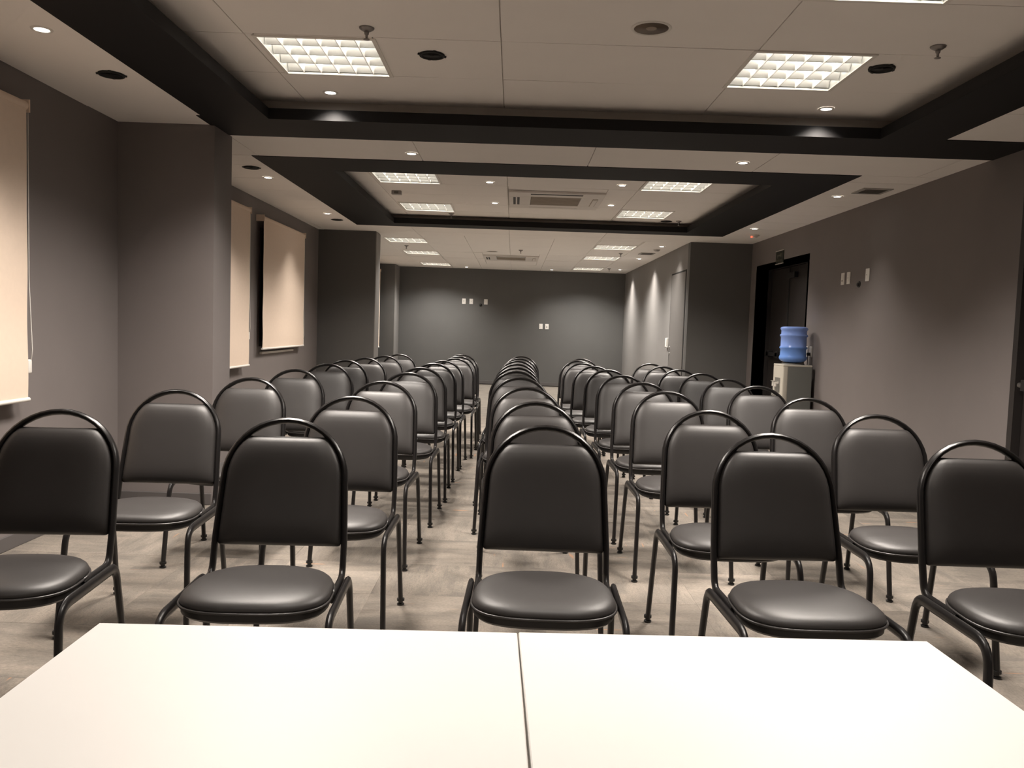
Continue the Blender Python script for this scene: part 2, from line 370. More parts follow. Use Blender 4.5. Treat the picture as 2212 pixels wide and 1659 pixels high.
# ------------------------------------------------------------------ louvred fluorescent lights
def make_troffer():
    t = thing('fluorescent_light', 'x', 'ceiling light', (0, 0, 0), 0, 'louvred fluorescent ceiling lights')
    hx, hy, d = .29, .30, .085
    body = boxes((-hx, hx, -hy, hy, d, d+.01), (-hx, -hx+.006, -hy, hy, 0, d), (hx-.006, hx, -hy, hy, 0, d), (-hx, hx, -hy, -hy+.006, 0, d), (-hx, hx, hy-.006, hy, 0, d))
    obj('housing', body, REFL, t)
    obj('frame', boxes(*ring((-hx-.012, hx+.012, -hy-.012, hy+.012), (-hx+.008, hx-.008, -hy+.008, hy-.008), -.006, .0)), WPL, t)
    rw = (2*hy-.02)/4
    tr = bmesh.new(); n = 8; vs_ = []
    for k in range(n+1):
        s = -1+2*k/n; y = s*rw/2*.96; z = .008 + .066*(1-s*s)
        vs_.append((tr.verts.new((-hx+.008, y, z)), tr.verts.new((hx-.008, y, z))))
    for a, b in zip(vs_, vs_[1:]): tr.faces.new((a[0], a[1], b[1], b[0]))
    me_r = None
    for k in range(4):
        cy = -hy+.01+rw*(k+.5)
        if k == 0:
            r = obj('reflector', tr, REFL, t, smooth=True); me_r = r.data
            l = obj('lamp_tube', lathe([(.012, -hx+.012), (.012, hx-.012)], 10, 'X'), LAMP, t, smooth=False); me_l = l.data
        else:
            r = link(bpy.data.objects.new('reflector', me_r), t); l = link(bpy.data.objects.new('lamp_tube', me_l), t)
        r.location = (0, cy, 0); l.location = (0, cy, .052)
    bl = bmesh.new()
    for s in (0,):
        q = [(-.006, .03), (.006, .03), (.0015, .0), (-.0015, .0)]
        for yy in (-hy+.008, hy-.008): pass
        A = [bl.verts.new((x, -hy+.008, z)) for x, z in q]; B = [bl.verts.new((x, hy-.008, z)) for x, z in q]
        for k in range(4): bl.faces.new((A[k], A[(k+1) % 4], B[(k+1) % 4], B[k]))
        bl.faces.new(A[::-1]); bl.faces.new(B)
    first = obj('louvre_blade', bl, BLADE, t)
    for k in range(5):
        b = first if k == 0 else link(bpy.data.objects.new('louvre_blade', first.data), t)
        b.location = (-hx + 2*hx*(k+1)/6, 0, .001)
    ld = bpy.data.lights.new('fluorescent_glow', 'AREA'); ld.shape = 'RECTANGLE'; ld.size = .55; ld.size_y = .57
    ld.energy = P_TROFFER; ld.color = C_TROFFER; ld.spread = math.radians(128)
    lo = link(bpy.data.objects.new('fluorescent_glow', ld), t); lo.location = (0, 0, -.004)
    return t
tro = make_troffer(); first = True
cool = [c_ for c_ in tro.children if c_.type == 'LIGHT'][0].data.copy(); cool.color = (1, .96, .90)     # whiter tubes at the far end
FL = ['louvred fluorescent light on the left of the near ceiling recess, brightest in view', 'louvred fluorescent light on the right of the near recess beside a black speaker',
      'louvred fluorescent light high on the left above the first row of chairs', 'louvred fluorescent light cut off by the top edge of the photo, right side',
      'added unseen louvred fluorescent light behind the photographer on the left', 'added unseen louvred fluorescent light behind the photographer on the right',
      'louvred light on the left of the middle recess, partly hidden by its black edge', 'louvred light on the right of the middle recess, partly hidden by its black edge',
      'louvred light at the far left corner of the middle recess', 'louvred light at the far right corner of the middle recess',
      'left louvred light of the far ceiling, nearest of its row of three', 'left louvred light of the far ceiling, middle of its row of three', 'left louvred light of the far ceiling, last before the back wall',
      'right louvred light of the far ceiling, nearest of its row of three', 'right louvred light of the far ceiling, middle of its row of three', 'right louvred light of the far ceiling, last before the back wall']
for k, (f, z) in enumerate([(f, ZA) for f in F1] + [(f, ZB) for f in F2] + [(f, Z1) for f in F3]):
    loc = ((f[0]+f[1])/2, (f[2]+f[3])/2, z)
    if first: tro.location = loc; tro['label'] = FL[k]; first = False
    else:
        d = dup(tro, loc, None, FL[k])
        if z == Z1:
            for c_ in d.children:
                if c_.type == 'LIGHT': c_.data = cool

# ------------------------------------------------------------------ small downlights
def make_spot():
    t = thing('downlight', 'x', 'downlight', (0, 0, 0), 0, 'small recessed downlights')
    obj('trim_ring', lathe([(.030, -.001), (.032, -.006), (.044, -.006), (.047, -.001)], 20, cap=False), WPL, t, smooth=True)
    obj('lens', lathe([(.031, -.002), (.031, -.0035)], 20), LENS, t)
    ld = bpy.data.lights.new('downlight_beam', 'SPOT'); ld.energy = P_SPOT; ld.color = C_SPOT
    ld.spot_size = math.radians(116); ld.spot_blend = 1.0; ld.shadow_soft_size = .028
    lo = link(bpy.data.objects.new('downlight_beam', ld), t); lo.location = (0, 0, -.012)
    return t
sp = make_spot()
base_l = [c_ for c_ in sp.children if c_.type == 'LIGHT'][0].data
def lampkind(power, deg):
    d = base_l.copy(); d.energy = P_SPOT*power; d.spot_size = math.radians(deg); return d
KIND = {}
for ks, p_, a_ in (((0, 5, 6), .42, 92), ((11,), .22, 84), ((12,), .7, 112), ((13, 14), .22, 90), ((17,), .4, 110), ((18, 19), .72, 84)):
    d_ = lampkind(p_, a_)
    for k_ in ks: KIND[k_] = d_
SP = [(-2.117, 3.749, Z1, 'small lit downlight over the nearest blind on the left'), (-1.156, 5.13, ZA, 'small lit downlight in the near recess on the left by its far black edge'),
      (1.836, 5.13, ZA, 'small lit downlight in the near recess on the right by its far black edge'), (-.789, 6.155, Z1, 'small lit downlight between the two ceiling recesses, left one'),
      (1.605, 6.096, Z1, 'small lit downlight between the two ceiling recesses, right one'), (-2.197, 7.386, Z1, 'small lit downlight over the left middle blind beside a black speaker'),
      (-2.195, 9.693, Z1, 'small lit downlight on the left soffit farther back, over the wide middle blind'), (-.275, 7.893, ZB, 'small lit downlight near left of the middle air conditioner'),
      (.955, 7.832, ZB, 'small lit downlight near right of the middle air conditioner'), (-.258, 9.19, ZB, 'small lit downlight far left of the middle air conditioner'),
      (.996, 9.079, ZB, 'small lit downlight far right of the middle air conditioner'), (2.787, 7.393, Z1, 'small lit downlight on the right soffit beside the square vent'),
      (2.753, 9.795, Z1, 'small lit downlight on the right soffit beside the red-lit smoke detector'), (-1.044, 17.62, Z1, 'tiny lit downlight at the back wall, left one'),
      (.744, 17.62, Z1, 'tiny lit downlight at the back wall, right one'), (2.087, 14.303, Z1, 'tiny lit downlight beside the far right wall near the small vent'),
      (2.091, 16.95, Z1, 'tiny lit downlight in the far right corner'), (2.09, 12.15, Z1, 'tiny lit downlight over the flush grey door on the far right'),
      (-.20, 1.62, ZA, 'small lit downlight above the left white table'), (.80, 1.62, ZA, 'small lit downlight above the right white table')]
for k, (x, y, z, lab) in enumerate(SP):
    if k == 0: d = sp; sp.location = (x, y, z); sp['label'] = lab
    else: d = dup(sp, (x, y, z), None, lab)
    for c_ in d.children:
        if c_.type == 'LIGHT': c_.data = KIND.get(k, base_l)

# ------------------------------------------------------------------ ceiling speakers, holes, sprinklers, vents, detectors
def make_speaker():
    t = thing('ceiling_speaker', 'x', 'speaker', (0, 0, 0), 0, 'black ceiling speakers')
    obj('rim', lathe([(.052, -.002), (.054, -.009), (.064, -.009), (.066, -.001)], 24, cap=False), SPK, t, smooth=True)
    obj('cone', lathe([(.053, -.004), (.03, -.0015), (.012, -.001), (.012, -.006), (.004, -.0075)], 20), SPK, t, smooth=True)
    for a in (0, 1, 2, 3):
        e = obj('clip', bx(.060, .074, -.008, .008, -.008, -.001, bev=.002), SPK, t); e.rotation_euler = (0, 0, a*math.pi/2+.3)
    return t
spk = make_speaker()
for k, (x, y, z, lab) in enumerate([(-2.127, 4.405, Z1, 'black round speaker on the left soffit over the nearest blind'), (-.468, 4.369, ZA, 'black round speaker right of the left bright fluorescent light'),
        (1.826, 4.347, ZA, 'black round speaker right of the right near fluorescent light'), (-2.196, 6.923, Z1, 'black round speaker on the left soffit just past the near pillar'),
        (-2.197, 10.228, Z1, 'black round speaker on the left soffit before the far pillar'), (1.798, 10.22, ZB, 'black round speaker at the far right edge of the middle recess')]):
    if k == 0: spk.location = (x, y, z); spk['label'] = lab
    else: dup(spk, (x, y, z), None, lab)
def hole(x, y, z, r, lab):
    t = thing('empty_downlight_can', lab, 'light fitting', (x, y, z), 0, 'unlit round ceiling cans')
    obj('trim_ring', lathe([(r, -.001), (r+.002, -.004), (r+.012, -.004), (r+.015, -.001)], 28, cap=False), WPL, t, smooth=True)
    obj('can', lathe([(r, -.002), (r*.9, -.0012), (r*.35, -.001), (r*.3, -.0025)], 24), CANI, t, smooth=True)
hole(.578, 3.896, ZA, .078, 'unlit round brownish ceiling can near the top of the photo')
hole(-.408, 13.827, Z1, .085, 'unlit round ceiling can just before the far air conditioner')
def make_sprinkler():
    t = thing('sprinkler_head', 'x', 'sprinkler', (0, 0, 0), 0, 'ceiling sprinkler heads')
    obj('escutcheon', lathe([(.036, -.001), (.034, -.006), (.022, -.014), (.014, -.018)], 20), SPRM, t, smooth=True)
    obj('body', lathe([(.012, -.016), (.010, -.03), (.006, -.034), (.005, -.052)], 12), SPRM, t, smooth=True)
    obj('deflector', lathe([(.014, -.052), (.015, -.055), (.004, -.057)], 14), SPRM, t)
    return t
spr = make_sprinkler()
for k, (x, y, z, lab) in enumerate([(-.739, 4.011, ZA, 'grey sprinkler head above the left bright fluorescent light'), (1.941, 4.007, ZA, 'grey sprinkler head at the upper right of the near recess'),
        (-.806, 10.17, ZB, 'small sprinkler head at the far left of the middle recess'), (1.94, 10.17, ZB, 'small sprinkler head beside the far right speaker of the middle recess'),
        (-1.746, 13.271, Z1, 'tiny sprinkler head between the left lights of the far ceiling'), (.061, 13.414, Z1, 'tiny sprinkler head before the far air conditioner'),
        (1.656, 13.402, Z1, 'tiny sprinkler head between the right lights of the far ceiling'), (1.852, 16.748, Z1, 'tiny sprinkler head at the far right beside the last light')]):
    if k == 0: spr.location = (x, y, z); spr['label'] = lab
    else: dup(spr, (x, y, z), None, lab)
def vent(x0, x1, y0, y1, lab):
    t = thing('air_vent', lab, 'air vent', ((x0+x1)/2, (y0+y1)/2, Z1), 0, 'square ceiling vents')
    hx, hy = (x1-x0)/2, (y1-y0)/2
    obj('frame', boxes(*ring((-hx, hx, -hy, hy), (-hx+.03, hx-.03, -hy+.03, hy-.03), -.008, 0)), VENT, t)
    obj('backing', bx(-hx+.03, hx-.03, -hy+.03, hy-.03, -.0015, -.0005), HOLE, t)
    n = 6; me = None
    for k in range(n):
        y = -hy+.03+(2*hy-.06)*(k+.5)/n
        if me is None:
            s = obj('slat', bx(-hx+.03, hx-.03, -.012, .012, -.001, .001), VENT, t); me = s.data
        else: s = link(bpy.data.objects.new('slat', me), t)
        s.location = (0, y, -.006); s.rotation_euler = (.35, 0, 0)
vent(2.83, 3.075, 6.94, 7.20, 'square grey air vent on the right soffit')
vent(1.94, 2.17, 13.15, 13.46, 'small air vent on the far ceiling by the right wall')
t = thing('smoke_detector', 'round smoke detector with a red light on the right soffit', 'smoke detector', (2.93, 10.40, Z1))
obj('base', lathe([(.055, 0), (.055, -.012), (.048, -.018)], 24), WPL, t, smooth=True)
obj('sensor_dome', lathe([(.036, -.018), (.033, -.034), (.02, -.04)], 20), WPL, t, smooth=True)
obj('indicator', lathe([(.010, -.02), (.010, -.034), (.004, -.037)], 10, c=(-.044, -.012, 0)), RED, t)
t = thing('motion_sensor', 'small grey box sensor on the middle recess ceiling, left side', 'sensor', (-1.243, 8.589, ZB))
obj('body', bx(-.05, .05, -.03, .03, -.04, 0, bev=.006), VENT, t); obj('lens', bx(-.022, .022, -.033, -.029, -.032, -.01), COOLT, t)
t = thing('smoke_detector', 'tiny plain detector on the far ceiling near the grey door', 'smoke detector', (2.093, 12.6, Z1))
obj('base', lathe([(.05, 0), (.05, -.012), (.03, -.03)], 20), VENT, t, smooth=True)
obj('collar', lathe([(.056, 0), (.056, -.006)], 20), WPL, t)

# ------------------------------------------------------------------ ceiling cassette air conditioners
def cassette(a, z, lab):
    x0, x1, y0, y1 = a; cx, cy = (x0+x1)/2, (y0+y1)/2; hx, hy = (x1-x0)/2, (y1-y0)/2
    t = thing('air_conditioner', lab, 'air conditioner', (cx, cy, z), 0, 'ceiling cassette air conditioners')
    gx, gy = .255, .285
    p = boxes(*ring((-hx, hx, -hy, hy), (-gx, gx, -gy, gy), -.022, -.002))
    bmesh.ops.bevel(p, geom=[e for e in p.edges if all(abs(abs(v.co.z)-.022) < 1e-4 for v in e.verts)], offset=.004, segments=1, affect='EDGES')
    obj('panel', p, ACW, t)
    g = obj('intake_grille', bx(-gx+.004, gx-.004, -gy+.004, gy-.004, -.016, -.004), ACG, t)
    me = None
    for k in range(12):
        y = -gy+.02+(2*gy-.04)*k/11
        if me is None: s = obj('grille_bar', bx(-gx+.006, gx-.006, -.006, .006, -.0195, -.016), ACG, g); me = s.data
        else: s = link(bpy.data.objects.new('grille_bar', me), g)
        s.location = (0, y, 0)
    obj('air_slot', bx(-.26, .26, -hy+.06, -hy+.115, -.0235, -.0215), HOLE, t)
    obj('flap', bx(-.26, .26, hy-.115, hy-.06, -.025, -.0215, bev=.001), ACW, t)
    obj('air_slot', bx(-hx+.045, -hx+.07, -.22, .26, -.0235, -.0215), HOLE, t)
    obj('air_slot', bx(-hx+.085, -hx+.11, -.22, .26, -.0235, -.0215), HOLE, t)
    f = obj('flap', bx(hx-.105, hx-.05, -.24, .24, -.027, -.0215, bev=.001), ACG, t)
    obj('flap_face', bx(hx-.098, hx-.057, -.225, .225, -.029, -.026), ACW, f)
cassette(AC[0], ZB, 'cassette air conditioner with beige grille in the middle recess')
cassette(AC[1], Z1, 'cassette air conditioner on the far ceiling')

# ------------------------------------------------------------------ roller blinds with the windows behind
def blind(x, y0, y1, z0, z1, zw, lab, win, sill=None):
    w = .075                                                  # fabric hangs this far from the wall
    t = thing('roller_blind', lab, 'blind', (x+w, (y0+y1)/2, z0), 0, 'beige roller blinds'); hy = (y1-y0)/2; h = z1-z0
    fb = bmesh.new(); n = 24; A = []
    for k in range(n+1):
        zz = .012 + (h-.03)*k/n; off = .003*math.sin(k*.7)*(1-k/n)
        A.append([fb.verts.new((off+dx, yy, zz)) for yy in (-hy, hy) for dx in (0, .0015)])
    for a, b in zip(A, A[1:]):
        for i, j in ((0, 2), (2, 3), (3, 1), (1, 0)): fb.faces.new((a[i], a[j], b[j], b[i]))
    fb.faces.new((A[0][0], A[0][2], A[0][3], A[0][1])); fb.faces.new((A[-1][0], A[-1][1], A[-1][3], A[-1][2]))
    obj('fabric', fb, FABRIC, t, smooth=True, angle=30)
    obj('roller', lathe([(.024, -hy-.01), (.024, hy+.01)], 20, 'Y', (-.016, 0, h-.012)), FABRIC, t, smooth=True, angle=40)
    bar = lathe([(.008, -hy-.012), (.0115, -hy-.008), (.0115, hy+.008), (.008, hy+.012)], 12, 'Y', (0, 0, .008))
    obj('bottom_bar', bar, WPL, t, smooth=True, angle=40)
    for s in (-1, 1):
        obj('bracket', boxes((-w, .012, s*(hy+.014)-.003, s*(hy+.014)+.003, h-.045, h+.02)), FABRIC, t)
    cy = hy+.035; top = h-.02; low = zw-z0
    ch = tube([(-.03, cy-.012, top), (-.028, cy-.012, low+.35*(top-low)), (-.02, cy-.014, low+.09), (-.02, cy-.009, low+.03)], .0028, 6)
    tube([(-.004, cy-.012, top), (-.006, cy-.008, low+.35*(top-low)), (-.004, cy+.016, low+.09), (-.008, cy+.012, low+.03)], .0028, 6, ch)
    c = obj('bead_chain', ch, WPL, t, smooth=True)
    obj('chain_weight', bx(-.026, -.004, cy-.016, cy+.018, low-.035, low+.04, bev=.009, seg=3), WPL, c, smooth=True)
    # the window behind it
    Wn = struct('window_%d' % win, boxes(*[(x, x+.012, a, b, c_, d_) for a, b, c_, d_ in ((y0+.12, y0+.17, z0+.03, z1-.1), (y1-.32, y1-.27, z0+.03, z1-.1),
                (y0+.17, y1-.32, z0+.03, z0+.08), (y0+.17, y1-.32, z1-.15, z1-.1), ((y0+y1)/2-.12, (y0+y1)/2-.07, z0+.08, z1-.15))]), FRM, 'dark framed window hidden behind a beige blind')
    for a, b in ((y0+.17, (y0+y1)/2-.12), ((y0+y1)/2-.07, y1-.32)):
        obj('pane', bx(x, x+.005, a, b, z0+.08, z1-.15), GLS, Wn)
    if sill: obj('window_sill', bx(x, x+.03, sill[0], sill[1], sill[2]-.012, sill[2]+.012, bev=.003), WPL, Wn)
blind(XL, 2.66, 4.325, .775, 2.30, .95, 'beige roller blind at the left edge of the photo', 1)
blind(XLM, 6.55, 8.225, .775, 2.31, 1.07, 'narrow-looking beige roller blind partly hidden by the near pillar', 2)
blind(XLM, 8.67, 10.345, .925, 2.295, .975, 'beige roller blind seen in full on the left, with a white sill below', 3, (8.82, 10.07, .885))
blind(XLF, 15.55, 17.15, .745, 2.33, .90, 'thin sliver of beige roller blind behind the far pillar', 4)

# ------------------------------------------------------------------ doors
def lever(p, parent, flip=1):
    """steel lever handle on a leaf facing -X, at local point p"""
    hd = obj('door_handle', lathe([(.022, 0), (.022, -.008)], 16, 'X', p), STEEL, parent, smooth=True, angle=40)
    obj('lever', tube(round_path([(p[0]-.006, p[1], p[2]), (p[0]-.05, p[1], p[2]), (p[0]-.05, p[1]+.11*flip, p[2])], [.012]), .008, 8), STEEL, hd, smooth=True)
    return hd
dx = XR+.2
d1 = struct('door_1', boxes((XR+.0, dx+.12, ND[1], ND[1]+.05, 0, NZ+.05), (XR, dx+.12, ND[0]-.05, ND[0], 0, NZ+.05), (XR, dx+.12, ND[0], ND[1], NZ, NZ+.05), (dx+.06, dx+.12, ND[0], ND[1], 0, NZ)), DOORD, 'dark double door set back in the right wall behind the water cooler')
mid = 10.44
for a, b in ((ND[0]+.006, mid-.003), (mid+.003, ND[1]-.006)):
    lf = obj('door_leaf', bx(dx, dx+.045, a, b, .008, NZ-.006, bev=.003), DOORD, d1)
    s = b if a < mid-.5 else a
    bar = obj('panic_bar', boxes((dx-.07, dx-.04, a+.12, b-.12, .985, 1.03)), PAN, lf)
    obj('bar_mount', boxes((dx-.07, dx+.001, a+.10, a+.20, .965, 1.05), (dx-.07, dx+.001, b-.20, b-.10, .965, 1.05)), PAN, lf)
obj('door_closer', bx(dx-.05, dx+.001, mid-.32, mid-.06, NZ-.15, NZ-.08, bev=.006), PAN, d1)
obj('door_stile', bx(dx-.006, dx+.001, mid-.035, mid-.003, .01, NZ-.01), GAP, d1)
d2 = struct('door_2', boxes((XR-.004, XR+.16, 5.30, 5.352, 0, 2.36), (XR-.004, XR+.16, 3.55, 3.60, 0, 2.36), (XR-.004, XR+.16, 3.60, 5.30, 2.31, 2.36), (XR+.12, XR+.16, 3.6, 5.3, 0, 2.31)), DOORD, 'dark door at the right edge of the photo')
lf = obj('door_leaf', bx(XR+.05, XR+.095, 3.606, 5.294, .008, 2.304, bev=.003), DOORD, d2)
obj('panic_bar', tube([(XR-.012, 5.24, .985), (XR-.012, 4.6, .985), (XR-.012, 3.75, .985)], .016, 12), STEEL, lf, smooth=True)
obj('bar_mount', boxes((XR-.03, XR+.051, 5.10, 5.20, .95, 1.02), (XR-.03, XR+.051, 3.75, 3.85, .95, 1.02)), PAN, lf)
d3 = struct('door_3', boxes(*[(XRF-.004, XRF+.01, a, b, c_, d_) for a, b, c_, d_ in ((11.61, 11.65, 0, 2.125), (12.66, 12.70, 0, 2.125), (11.65, 12.66, 2.105, 2.125))]), GAP, 'flush grey door in the far right wall')
lf = obj('door_leaf', bx(XRF-.009, XRF+.01, 11.652, 12.658, .006, 2.102, bev=.002), DOORG, d3)
lever((XRF-.009, 12.60, 1.02), lf, 1)
obj('lock_cylinder', lathe([(.02, 0), (.02, -.01)], 14, 'X', (XRF-.009, 12.60, .93)), STEEL, lf)
t = thing('wall_intercom', 'white box on the far wall beside the grey door handle', 'wall box', (XRF, 12.80, 1.085))
obj('body', bx(-.035, 0, -.05, .05, -.075, .075, bev=.006), WPL, t); obj('front_panel', bx(-.038, -.033, -.035, .035, -.055, .055), WPLG, t)

# ------------------------------------------------------------------ exit sign, sockets
t = thing('exit_sign', 'small dark exit sign with pale edges above the double door', 'sign', (XR, 10.215, 2.20))
obj('board', bx(-.008, 0, -.142, .142, -.076, .076), SIGN, t)
obj('edge_strip', bx(-.012, 0, -.15, .15, .074, .083), SIGNF, t); obj('edge_strip', bx(-.012, 0, -.15, .15, -.083, -.074), SIGNF, t)
obj('pictogram', boxes((-.0095, -.008, -.03, .09, .012, .03), (-.0095, -.008, -.07, -.03, .0, .044), (-.0095, -.008, .05, .08, -.01, .012)), SIGNL, t)
obj('lettering', boxes(*[(-.0095, -.008, -.09+.045*k, -.06+.045*k, -.052, -.024) for k in range(5)]), SIGNL, t)
def plate(loc, face, lab, kind, grp):
    """wall plate; built facing -X then turned"""
    t = thing('wall_socket', lab, 'socket', loc, 0 if face == 'R' else math.pi/2, grp)
    obj('cover_plate', bx(-.009, 0, -.039, .039, -.058, .058, bev=.004), WPLG, t)
    obj('module', bx(-.012, -.008, -.024, .024, -.036, .036, bev=.001), WPL, t)
    if kind == 'data': obj('jack', boxes((-.0128, -.0115, -.008, .008, -.028, -.012)), HOLE, t)
    if kind == 'data2': obj('jack', boxes((-.0128, -.0115, -.009, .009, -.022, -.008), (-.0128, -.0115, -.009, .009, .004, .016)), HOLE, t)
    if kind == 'hole': obj('jack', lathe([(.005, -.012), (.005, -.0128)], 10, 'X'), HOLE, t)
    return t
G1, G2 = 'white wall plates on the right wall', 'white wall plates on the back wall'
plate((XR, 8.21, 1.822), 'R', 'white wall plate with a dark jack, farthest of the three high on the right wall', 'data', G1)
plate((XR, 8.07, 1.822), 'R', 'white wall plate in the middle of the three high on the right wall', 'hole', G1)
plate((XR, 7.64, 1.826), 'R', 'white wall plate standing apart, nearest of the three on the right wall', 'hole', G1)
pl = plate((XR, 8.975, 1.085), 'R', 'white socket with a black plug in it beside the blue bottle', 'none', G1)
plate((XR, 9.115, 1.085), 'R', 'white socket half hidden behind the blue bottle', 'hole', G1)
plate((-1.109, YB, 1.775), 'B', 'white wall plate on the back wall, leftmost of the upper three', 'data2', G2)
plate((-.951, YB, 1.775), 'B', 'white wall plate on the back wall, second of the upper three', 'hole', G2)
plate((-.634, YB, 1.775), 'B', 'white wall plate on the back wall, right of the black cable hole', 'hole', G2)
plate((.573, YB, 1.285), 'B', 'left one of the lower pair of wall plates on the back wall', 'hole', G2)
plate((.702, YB, 1.285), 'B', 'right one of the lower pair of wall plates on the back wall', 'data2', G2)
def grommet(loc, face, lab):
    t = thing('cable_outlet', lab, 'cable outlet', loc, 0 if face == 'R' else math.pi/2)
    obj('collar', lathe([(.030, 0), (.030, -.006), (.022, -.010)], 18, 'X'), PAN, t, smooth=True)
    obj('cable_stub', lathe([(.02, -.008), (.018, -.02), (.008, -.026)], 14, 'X', (0, 0, -.004)), RUB, t, smooth=True)
grommet((XR, 7.82, 1.75), 'R', 'black cable outlet between the white plates on the right wall')
grommet((-.745, YB, 1.705), 'B', 'black round cable outlet on the back wall')

# ------------------------------------------------------------------ water cooler, bottle, cord
cx, cy = 3.005, 8.96
t = thing('water_cooler', 'beige and grey floor-standing water cooler by the double door', 'water cooler', (cx, cy, 0))
hx, hy, hz = .155, .165, .945
obj('cabinet', bx(-hx+.05, hx, -hy, hy, .02, hz-.012, bev=.006), COOLS, t)
fb = bmesh.new(); box(fb, -hx, -hx+.06, -hy-.002, hy+.002, .02, hz-.01, bev=.016, seg=3)
fr = obj('front_panel', fb, COOL, t, smooth=True, angle=35)
obj('top_cover', bx(-hx, hx, -hy-.002, hy+.002, hz-.022, hz, bev=.008), COOL, t)
obj('bottle_collar', lathe([(.12, hz-.002), (.115, hz+.012), (.08, hz+.014)], 24), COOLT, t, smooth=True)
al = obj('tap_recess', bx(-hx-.003, -hx+.01, -.085, .085, .64, .80, bev=.002), COOLT, fr)
for s in (-1, 1):
    tp = obj('tap', boxes((-hx-.045, -hx+.002, s*.04-.012, s*.04+.012, .735, .757), (-hx-.045, -hx-.027, s*.04-.009, s*.04+.009, .705, .74)), WPL, t)
    obj('tap_lever', bx(-hx-.06, -hx-.02, s*.04-.012, s*.04+.012, .757, .765, bev=.002), (STEEL if s > 0 else COOLT), tp)
obj('drip_tray', bx(-hx-.035, -hx+.005, -.09, .09, .60, .625, bev=.004), COOLT, t)
for sx in (-1, 1):
    for sy in (-1, 1): obj('foot', lathe([(.018, 0), (.018, .022)], 12, c=(sx*.11, sy*.12, 0)), RUB, t)
bt = thing('water_bottle', 'ribbed blue water bottle upside down on the cooler', 'bottle', (cx-.005, cy, hz+.016))
R0 = .135
prof = [(.05, 0), (.09, .008), (.122, .02), (R0+.006, .038), (R0+.010, .055), (R0+.006, .07), (R0, .08), (R0-.002, .145), (R0+.009, .158), (R0+.009, .168), (R0-.002, .18),
        (R0-.002, .275), (R0+.009, .288), (R0+.009, .298), (R0-.003, .31), (R0-.003, .345), (R0+.008, .36), (R0+.003, .378), (R0-.02, .388), (.05, .385), (.02, .38)]
obj('bottle_shell', lathe(prof, 36), WATER, bt, smooth=True)
obj('neck', lathe([(.028, -.001), (.028, .004)], 16), WPL, bt)
t = thing('power_cord', 'black power cord hanging from the socket behind the cooler', 'cord', (XR, 8.975, 1.06))
obj('plug', bx(-.045, -.0125, -.016, .016, -.018, .018, bev=.005), RUB, t)
obj('cable', tube(round_path([(-.035, 0, -.01), (-.035, 0, -.06), (-.03, .02, -.16), (-.012, .03, -.5), (-.012, .02, -1.0)], [.02, .05, .1]), .004, 8), RUB, t, smooth=True)

